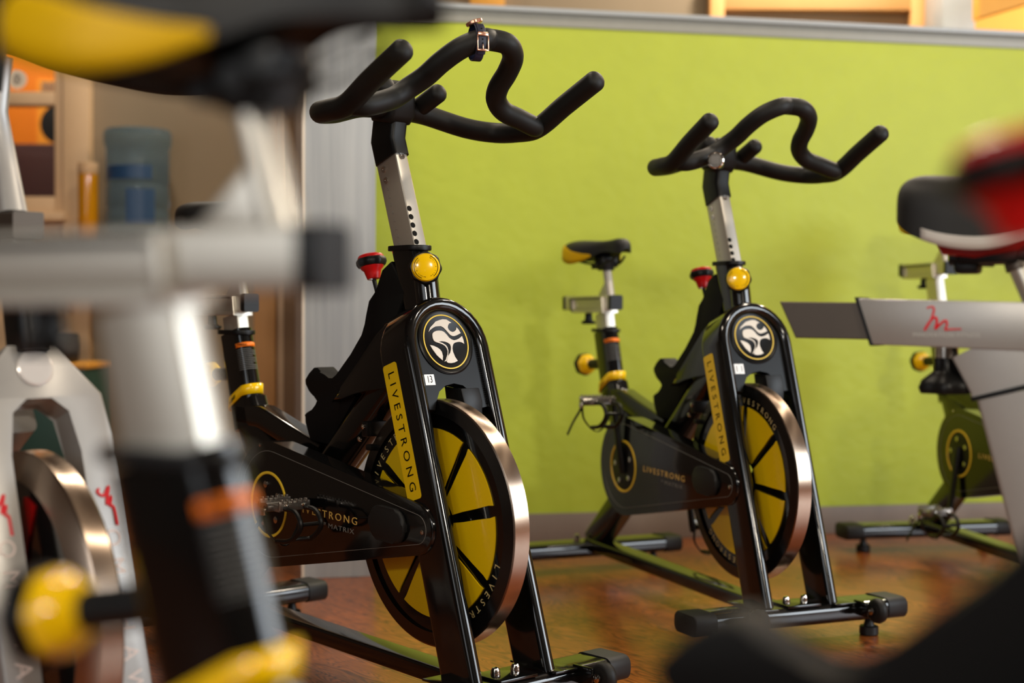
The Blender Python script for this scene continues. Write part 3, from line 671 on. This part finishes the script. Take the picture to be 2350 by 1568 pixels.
# local frame: x = handle tube direction, y across it (towards the camera is -y), z up
ring = []
for k in range(40):
    a = 2 * PI * k / 40; ring.append(V((-.002, .0225 * math.cos(a), .0325 * math.sin(a) - .002)))
MB().sweep(ring, rrect(.0022, .017, .001, 2), X, closed=True, cap=False).build('strap', 'navy', wt, 60)
ring2 = [V((.000, .0248 * math.cos(a), .0345 * math.sin(a) - .002)) for a in [PI + .75 - 1.9 * k / 16 for k in range(17)]]
MB().sweep(ring2, rrect(.002, .015, .001, 2), X).build('strap_tail', 'navy', wt, 60)
hl = MB()
for k in range(6):
    a = PI + .35 - .2 * k; hl.lathe([(.0016, 0), (.0016, .0006), (.0002, .0006)], V((0, .0256 * math.cos(a), .0354 * math.sin(a) - .002)), V((0, math.cos(a), math.sin(a))), 10)
hl.split('strap_hole', 'ink', wt)
MB().box((0, -.0268, .009), (.020, .003, .007), bevel=.001).build('keeper', 'rose', wt)
bk = MB()
for sx in (-1, 1): bk.box((sx * .0102, -.0266, -.006), (.0018, .0028, .026), bevel=.0006)
bk.box((0, -.0258, -.0195), (.0222, .0034, .0034), bevel=.001).box((0, -.0275, -.014), (.0016, .0016, .010), bevel=.0004)
bk.build('buckle', 'rose', wt)
MB().lathe([(.0003, -.003), (.014, -.003), (.0155, -.001), (.0155, .003), (.013, .0042), (.0003, .0042)], (-.004, .004, .0335), V((-.35, .1, 1)), 36).build('watch_case', 'rose', wt)
MB().lathe([(.0003, .0044), (.0128, .0044), (.0128, .0040)], (-.004, .004, .0335), V((-.35, .1, 1)), 36).build('watch_face', 'ink', wt)

# ------------------------------------------------------------------ black strap bag hanging at the far left
hb = thing('hanging_bag', 'black cloth bag with dangling straps hung on the silver bike handlebar, top left', 'bag', (-.716, 1.90, 1.165))
bm_ = MB().lathe([(.0003, .03), (.03, .03), (.055, .01), (.062, -.03), (.05, -.07), (.02, -.10), (.0003, -.105)], (0, 0, 0), Z, 24, lambda a: 1 + .12 * math.cos(3 * a)).build('bag_body', 'satin', hb, 60)
MB().tube([V((-.06 + .034 * math.cos(a), .085, -.045 + .034 * math.sin(a) * 1.2)) + Y * (-.03 * (1 - math.cos(a))) for a in [2 * PI * k / 24 for k in range(24)]], .004, 8, closed=True).build('hanging_loop', 'rubber', hb)
for x, l in ((.049, .140), (.037, .150)):
    MB().sweep(crom([(x, -.03, -.02), (x + .003, -.035, -.08), (x - .002, -.036, -l)], 4), rrect(.0025, .009, .001, 2), X).build('strap', 'rubber', hb)

# ------------------------------------------------------------------ room
def node_floor():
    m = bpy.data.materials.new('oak_plank_floor'); m.use_nodes = True; nt = m.node_tree; b = nt.nodes['Principled BSDF']
    N, Lk = nt.nodes.new, nt.links.new
    tc = N('ShaderNodeTexCoord'); mp = N('ShaderNodeMapping'); mp.inputs['Rotation'].default_value = (0, 0, math.radians(52))
    Lk(tc.outputs['Object'], mp.inputs['Vector'])
    br = N('ShaderNodeTexBrick'); br.inputs['Scale'].default_value = 1; br.inputs['Brick Width'].default_value = 1.1; br.inputs['Row Height'].default_value = .125
    br.inputs['Mortar Size'].default_value = .0012; br.inputs['Color1'].default_value = lin((166, 90, 30)); br.inputs['Color2'].default_value = lin((142, 72, 24)); br.inputs['Mortar'].default_value = lin((60, 30, 12)); br.offset = .37
    Lk(mp.outputs['Vector'], br.inputs['Vector'])
    mp2 = N('ShaderNodeMapping'); mp2.inputs['Scale'].default_value = (1.1, 8, 1); Lk(mp.outputs['Vector'], mp2.inputs['Vector'])
    n1 = N('ShaderNodeTexNoise'); n1.inputs['Scale'].default_value = 2.2; n1.inputs['Detail'].default_value = 2; n1.inputs['Distortion'].default_value = .6; Lk(mp2.outputs['Vector'], n1.inputs['Vector'])
    ml = N('ShaderNodeMath'); ml.operation = 'MULTIPLY'; ml.inputs[1].default_value = 20; Lk(n1.outputs['Fac'], ml.inputs[0])
    fr = N('ShaderNodeMath'); fr.operation = 'PINGPONG'; fr.inputs[1].default_value = .5; Lk(ml.outputs[0], fr.inputs[0])
    cr = N('ShaderNodeValToRGB'); cr.color_ramp.elements[0].position = .02; cr.color_ramp.elements[0].color = (.30, .22, .16, 1); cr.color_ramp.elements[1].position = .36; cr.color_ramp.elements[1].color = (1, 1, 1, 1)
    Lk(fr.outputs[0], cr.inputs['Fac'])
    n2 = N('ShaderNodeTexNoise'); n2.inputs['Scale'].default_value = 30; n2.inputs['Detail'].default_value = 5; Lk(mp2.outputs['Vector'], n2.inputs['Vector'])
    mr = N('ShaderNodeMapRange'); mr.inputs['To Min'].default_value = .75; mr.inputs['To Max'].default_value = 1.2; Lk(n2.outputs['Fac'], mr.inputs['Value'])
    mx = N('ShaderNodeMix'); mx.data_type = 'RGBA'; mx.blend_type = 'MULTIPLY'; mx.inputs['Factor'].default_value = .95; Lk(br.outputs['Color'], mx.inputs['A']); Lk(cr.outputs['Color'], mx.inputs['B'])
    sc = N('ShaderNodeVectorMath'); sc.operation = 'SCALE'; Lk(mx.outputs['Result'], sc.inputs[0]); Lk(mr.outputs['Result'], sc.inputs['Scale'])
    Lk(sc.outputs['Vector'], b.inputs['Base Color'])
    b.inputs['Roughness'].default_value = .34; b.inputs['Coat Weight'].default_value = .35; b.inputs['Coat Roughness'].default_value = .16
    bp = N('ShaderNodeBump'); bp.inputs['Strength'].default_value = .25; bp.inputs['Distance'].default_value = .001; Lk(n2.outputs['Fac'], bp.inputs['Height']); Lk(bp.outputs['Normal'], b.inputs['Normal'])
    return m
M['floor'] = node_floor()
M['green'] = mat('lime_green_wall_paint', (168, 180, 46), .5, noise=(9, .07), bump=(26, .5, .004))
M['tan'] = mat('tan_wall_paint', (140, 124, 102), .75, noise=(3, .05))
M['tan2'] = mat('warm_tan_wall', (196, 150, 96), .75, noise=(3, .05))
M['brownw'] = mat('brown_trim', (128, 98, 66), .6)
M['base'] = mat('grey_brown_baseboard', (124, 110, 98), .5)
M['greyp'] = mat('grey_laminate', (158, 163, 166), .34, noise=(5, .05), bump=(14, .2, .003))
def streaks(m):
    nt = m.node_tree; b = nt.nodes['Principled BSDF']
    tc = nt.nodes.new('ShaderNodeTexCoord'); mp = nt.nodes.new('ShaderNodeMapping'); mp.inputs['Scale'].default_value = (40, 40, 1.5)
    nt.links.new(tc.outputs['Object'], mp.inputs['Vector'])
    n = nt.nodes.new('ShaderNodeTexNoise'); n.inputs['Scale'].default_value = 1.5; n.inputs['Detail'].default_value = 4; nt.links.new(mp.outputs['Vector'], n.inputs['Vector'])
    cr = nt.nodes.new('ShaderNodeValToRGB'); cr.color_ramp.elements[0].position = .36; cr.color_ramp.elements[1].position = .62
    cr.color_ramp.elements[0].color = lin((157, 161, 164)); cr.color_ramp.elements[1].color = lin((170, 174, 175))
    nt.links.new(n.outputs['Fac'], cr.inputs['Fac']); nt.links.new(cr.outputs['Color'], b.inputs['Base Color'])
M['pillar'] = mat('scratched_grey_laminate', (158, 163, 166), .34, bump=(14, .2, .003)); streaks(M['pillar'])
M['greycap'] = mat('grey_wall_cap', (142, 142, 134), .4)
M['oak'] = mat('pale_oak', (214, 182, 144), .45, noise=(12, .05))
M['oak2'] = mat('honey_oak', (214, 160, 98), .45, noise=(12, .06))
M['oak3'] = mat('amber_oak', (224, 160, 66), .45, noise=(12, .06))
M['orange'] = mat('orange_wall', (238, 128, 8), .6)
M['poster'] = mat('amber_poster', (250, 158, 36), .6)
M['maroon'] = mat('dark_maroon', (84, 56, 54), .4)
M['water'] = mat('blue_bottle_plastic', (158, 186, 204), .08, trans=.85, ior=1.15)
M['waterc'] = mat('blue_label', (34, 66, 104), .4)
M['amber'] = mat('amber_liquid', (206, 140, 6), .15, coat=.4)
M['clearcap'] = mat('clear_cap', (226, 190, 150), .12, trans=.3, ior=1.3)
M['cabg'] = mat('green_cabinet', (40, 74, 64), .45)
M['paper'] = mat('pale_notice', (226, 214, 196), .6)
M['ceil'] = mat('ceiling_tan', (96, 84, 70), .8)
M['tandark'] = mat('dark_brown_wall', (84, 70, 58), .75)
M['lampm'] = mat('warm_diffuser', (255, 220, 170), .5, emit=((255, 214, 160), 12))
M['black'] = mat('black_case', (20, 19, 18), .5)

struct(MB().box((0.5, 3.0, -.025), (9, 11, .05)).build('floor', 'floor'))
wy, wd = -.206808, 4.54687
nw = V((math.sin(wy), math.cos(wy), 0)); tw_ = V((math.cos(wy), -math.sin(wy), 0)); WO = nw * wd
def wallbox(name, m, s0, s1, z0, z1, d0, d1, bev=0):
    # prism in (along wall, up) with depth d0..d1 towards the back
    mb = MB(); mb.prism([(s0, z0), (s1, z0), (s1, z1), (s0, z1)], WO, tw_, Z, -d1, -d0, bev)
    return struct(mb.build(name, m))
# s coordinate of left end hidden behind the pillar
wallbox('wall_back', 'green', .44, 5.3, 0, 1.6805, 0, .14)
wallbox('baseboard_back', 'base', .44, 5.3, 0, .0934, -.012, 0, .002)
wallbox('trim_1', 'greycap', .44, 5.3, 1.6805, 1.722, -.006, .146, .002)
wallbox('trim_2', 'greyp', .44, 5.3, 1.722, 1.738, -.022, .162, .003)
# pillar in front of the left end of the wall
pc = V((-.385, 4.03, 0))
mb = MB(); mb.prism([(-.198, 0), (0, 0), (0, 2.2), (-.198, 2.2)], pc, tw_, Z, -.50, 0, .003)
struct(mb.build('wall_pillar', 'pillar'))
mb = MB(); mb.prism([(-.206, 0), (-.198, 0), (-.198, 2.2), (-.206, 2.2)], pc, tw_, Z, -.012, .004, .001)
struct(mb.build('trim_3', 'clearcap' if False else 'paper'))

# rooms beyond
def wx(px, y): return (px - 1175) / 3280. * y
def bx(name, m, x0, x1, y0, y1, z0, z1, bev=.003, parent=None):
    return MB().box(((x0 + x1) / 2, (y0 + y1) / 2, (z0 + z1) / 2), (abs(x1 - x0), abs(y1 - y0), abs(z1 - z0)), bevel=bev).build(name, m, parent)
struct(bx('wall_far', 'tan', -1.78, 3.2, 6.06, 6.16, 0, 3.0, 0))
struct(bx('wall_left_low', 'oak', -2.62, -1.78, 6.06, 6.16, 0, 1.16, 0))
struct(bx('wall_left', 'tan', -3.6, -2.62, 6.06, 6.16, 0, 3.0, 0))
# window unit with orange room behind
w1 = bx('window_1', 'oak', -1.885, -1.775, 6.0, 6.12, 0, 3.0); struct(w1)
bx('window_stile', 'oak', -1.925, -1.885, 6.02, 6.10, 1.14, 3.0, parent=w1)
bx('window_stile', 'oak', -2.24, -2.155, 6.02, 6.10, 1.14, 3.0, parent=w1)
bx('window_rail', 'oak', -2.155, -1.925, 6.02, 6.10, 1.16, 1.235, parent=w1)
bx('window_rail', 'oak', -2.155, -1.925, 6.02, 6.10, 1.62, 1.675, parent=w1)
bx('window_sill', 'oak', -2.30, -1.87, 5.96, 6.12, 1.13, 1.165, parent=w1)
gl = bpy.data.materials.new('clear_glass'); gl.use_nodes = True; g_ = gl.node_tree.nodes['Principled BSDF']
g_.inputs['Transmission Weight'].default_value = 1; g_.inputs['Roughness'].default_value = .0; g_.inputs['IOR'].default_value = 1.05; M['glass'] = gl
bx('window_pane', 'glass', -2.16, -1.92, 6.055, 6.061, 1.17, 2.9, 0, parent=w1)
stk = tag(MB().lathe([(.0003, 0), (.041, 0), (.041, .001), (.0003, .001)], (wx(40, 6.05), 6.054, .734 + (729 - 188) / 3280 * 6.05), -Y, 40).build('round_sticker', 'paper'), 'round whitish sticker on the upper window pane in front of the orange wall', 'sticker')
sk = MB()
c = V((wx(40, 6.05), 6.0525, .734 + (729 - 188) / 3280 * 6.05))
sk.tube([c + V((.018 * math.cos(a), 0, .022 * math.sin(a))) for a in [2 * PI * k / 20 for k in range(20)]], .002, 6, closed=True)
sk.tube(crom([c + V(p) for p in ((-.012, 0, .012), (.008, 0, .010), (-.006, 0, -.002), (.010, 0, -.006), (-.010, 0, -.014))], 5), .0025, 6)
sk.build('sticker_print', 'greyink', stk)
struct(bx('wall_orange', 'orange', -3.6, -1.6, 7.6, 7.7, 0, 3.0, 0))
tag(bx('poster', 'poster', wx(85, 7.58), wx(150, 7.58), 7.590, 7.6005, 1.62, 1.99, 0), 'amber poster with a dark printed block, in the upper part of the window opening', 'poster')
po = bpy.data.objects['poster']
bx('poster_print', 'greyink', wx(96, 7.58), wx(135, 7.58), 7.580, 7.585, 1.90, 1.97, 0, parent=po)
tx = MB()
for k in range(4): tx.text('ITOMOH'[k:] + 'NS', (wx(116, 7.57), 7.578, 1.955 - .018 * k), X, Z, .02, .0003)
tx.build('poster_lettering', 'poster', po)
p2 = tag(bx('poster', 'poster', wx(86, 7.58), wx(140, 7.58), 7.590, 7.6005, 1.20, 1.60, 0), 'amber poster with faint text lines, in the middle window opening above the maroon cabinet', 'poster')
p2.location.y -= 0; tl = MB()
for k in range(7): tl.box((wx(112, 7.58), 7.583, 1.56 - .045 * k), (.06, .002, .008))
tl.build('poster_print', 'goldink', p2)
tag(MB().lathe([(.0003, 0), (.085, 0), (.10, .02), (.10, .04), (.0003, .045)], (wx(137, 7.2), 7.25, .734 + (729 - 290) / 3280 * 7.2), -Y, 40).build('wall_clock', 'black'), 'dark round clock, its edge showing at the right of the middle window opening', 'clock')
mc = tag(bx('cabinet', 'maroon', -2.75, -2.02, 7.0, 7.5, 0, 1.575, .01), 'dark maroon cabinet behind the window, against the orange wall', 'cabinet')
bx('cabinet_door', 'maroon', -2.70, -2.42, 6.985, 7.0, .1, 1.52, .004, mc); bx('cabinet_door', 'maroon', -2.40, -2.06, 6.985, 7.0, .1, 1.52, .004, mc)
# jamb beside the pillar
dj = struct(bx('door_1', 'oak2', -.835, -.765, 4.62, 4.75, 0, 2.6)); bx('door_stop', 'oak', -.765, -.735, 4.64, 4.75, 0, 2.6, parent=dj)
struct(bx('wall_return', 'brownw', -.735, -.60, 4.60, 4.80, 0, 2.6, 0))
# counter, bottles
sh = tag(bx('counter_shelf', 'oak2', -1.92, -1.28, 5.70, 6.06, .965, 1.012), 'wooden wall shelf under the water bottle', 'shelf')
for x in (-1.85, -1.38): MB().prism([(0, 0), (.28, 0), (.28, -.03), (.03, -.25), (0, -.25)], (x, 6.06, .965), -Y, Z, -.012, .012).build('shelf_bracket', 'oak', sh)
wj = thing('water_bottle', 'large blue water cooler bottle standing upside up on the shelf against the tan wall', 'water bottle', (wx(316, 5.88), 5.88, 1.0125))
R_ = .128
prof = [(.0003, 0), (R_ * .93, 0), (R_, .012), (R_, .05), (R_ * .975, .06), (R_ * .975, .07), (R_, .08), (R_, .145), (R_ * .975, .155), (R_ * .975, .165), (R_, .175), (R_, .24), (R_ * .975, .25), (R_ * .975, .26), (R_, .27), (R_, .335), (R_ * 1.0, .35), (R_ * 1.0, .40), (R_ * 1.07, .425), (R_ * 1.08, .465), (R_ * 1.02, .482), (R_ * .8, .488), (.0003, .489)]
MB().lathe(prof, (0, 0, 0), Z, 56).build('bottle_body', 'water', wj, 50)
lb = MB()
lb.rings([[V(((R_ + .0015) * math.sin(a), -(R_ + .0015) * math.cos(a), z)) for a in [-.9 + 1.6 * k / 12 for k in range(13)]] + [V(((R_ - .001) * math.sin(a), -(R_ - .001) * math.cos(a), z)) for a in [.7 - 1.6 * k / 12 for k in range(13)]] for z in (.275, .33)])
lb.build('bottle_label', 'waterc', wj)
lb = MB(); lb.rings([[V(((R_ + .0015) * math.sin(a), -(R_ + .0015) * math.cos(a), z)) for a in [-.1 + .9 * k / 8 for k in range(9)]] + [V(((R_ - .001) * math.sin(a), -(R_ - .001) * math.cos(a), z)) for a in [.8 - .9 * k / 8 for k in range(9)]] for z in (.09, .235)])
lb.build('bottle_label', 'waterc', wj)
ab = thing('amber_bottle', 'slim amber yellow bottle with a clear cap beside the water bottle', 'bottle', (wx(203, 5.85), 5.85, 1.0125))
MB().lathe([(.0003, 0), (.040, 0), (.041, .004), (.041, .297), (.038, .30), (.0003, .30)], (0, 0, 0), Z, 36).build('bottle_body', 'amber', ab)
MB().lathe([(.0003, .30), (.041, .30), (.042, .305), (.042, .343), (.040, .347), (.0003, .347)], (0, 0, 0), Z, 36).build('cap', 'clearcap', ab)
cb = tag(bx('storage_cabinet', 'cabg', -1.95, -1.60, 5.35, 5.70, 0, .535), 'green cabinet with a wooden top, low behind the silver bike fork', 'cabinet')
bx('cabinet_top', 'oak3', -1.96, -1.59, 5.34, 5.71, .535, .555, parent=cb)
bx('cabinet_door', 'cabg', -1.93, -1.62, 5.335, 5.35, .05, .50, parent=cb)
tag(bx('storage_box', 'black', -1.80, -1.70, 5.40, 5.62, .5555, .665, .01), 'black box standing on the green cabinet', 'box')
# things above the green wall
f2 = bx('window_2', 'oak2', wx(1627, 5.95), wx(1660, 5.95), 5.97, 6.06, 1.2, 2.2); struct(f2)
bx('window_stile', 'oak2', wx(2088, 5.95), wx(2122, 5.95), 5.97, 6.06, 1.2, 2.2, parent=f2)
bx('window_rail', 'oak2', wx(1660, 5.95), wx(2088, 5.95), 5.975, 6.06, 2.02, 2.2, parent=f2)
bx('window_panel', 'brownw', wx(1660, 5.95), wx(2088, 5.95), 6.03, 6.06, 1.2, 2.02, 0, parent=f2)
struct(bx('wall_column', 'greyp', wx(2140, 5.8), wx(2213, 5.8), 5.7, 5.95, 0, 3.0))
struct(bx('trim_4', 'oak3', wx(1075, 5.95), wx(1155, 5.95), 6.0, 6.06, 2.035, 3.0))
mb = MB(); mb.prism([(0, 0), (1.4, .42), (1.4, .50), (0, .10)], (wx(2225, 5.5), 5.5, 1.875), X, Z, 0, .08)
struct(mb.build('trim_5', 'oak3'))
struct(bx('wall_right_far', 'oak3', wx(2213, 5.95), 3.2, 5.99, 6.06, 1.2, 3.0, 0))
# ceiling and side walls out of frame
struct(bx('ceiling', 'ceil', -3.6, 4.6, -2.6, 7.7, 3.0, 3.08, 0))
struct(bx('wall_front', 'tandark', -3.6, 4.6, -2.6, -2.5, 0, 3.0, 0))
struct(bx('wall_right', 'tan2', 4.5, 4.6, -2.5, 7.6, 0, 3.0, 0))
struct(bx('wall_west', 'tandark', -3.7, -3.6, -2.5, 7.6, 0, 3.0, 0))

# ------------------------------------------------------------------ light
def area(name, loc, tgt, size, power, col, sy=None):
    l = bpy.data.lights.new(name, 'AREA'); l.energy = power; l.color = col; l.shape = 'RECTANGLE'; l.size = size; l.size_y = sy or size
    o = bpy.data.objects.new(name, l); COL.objects.link(o); o.location = loc
    o.rotation_euler = (V(tgt) - V(loc)).to_track_quat('-Z', 'Y').to_euler(); return o
area('window_light', (4.3, 1.6, 1.6), (-.6, 2.4, .8), 2.8, 150, (.84, .93, 1), 1.8)
area('fill_light_behind', (-2.6, -1.4, 1.6), (0, 2.5, .8), 2.4, 27, (.92, .96, 1), 1.9)  # added soft cool fill from behind left, brightens the flanks facing the camera
area('lamp_right', (1.5, -.3, 1.85), (.3, 4.2, .9), .22, 30, (1, .90, .74))
area('lamp_left', (-.75, -.5, 1.75), (.9, 4.5, .9), .22, 15, (1, .92, .80))
for i, (x, y, p) in enumerate([(-.6, 2.0, 16), (1.6, 2.0, 20), (-.4, 3.7, 16), (1.6, 3.8, 22), (-1.4, 5.3, 16), (1.2, 5.5, 40), (2.4, 5.5, 40)]):
    area('ceiling_lamp', (x, y, 2.93), (x, y, 0), .18, p, (1, .86, .68))
area('orange_room_lamp', (-2.4, 6.7, 2.6), (-2.4, 7.6, 1.4), .4, 16, (1, .9, .75))
w = bpy.data.worlds.new('world'); S.world = w; w.use_nodes = True
w.node_tree.nodes['Background'].inputs['Color'].default_value = (.9, .8, .7, 1); w.node_tree.nodes['Background'].inputs['Strength'].default_value = .3
S.view_settings.view_transform = 'Standard'; S.view_settings.look = 'None'; S.view_settings.gamma = 1; S.view_settings.exposure = .24
S.view_settings.use_curve_mapping = False
S.cycles.max_bounces = 8; S.cycles.use_denoising = True
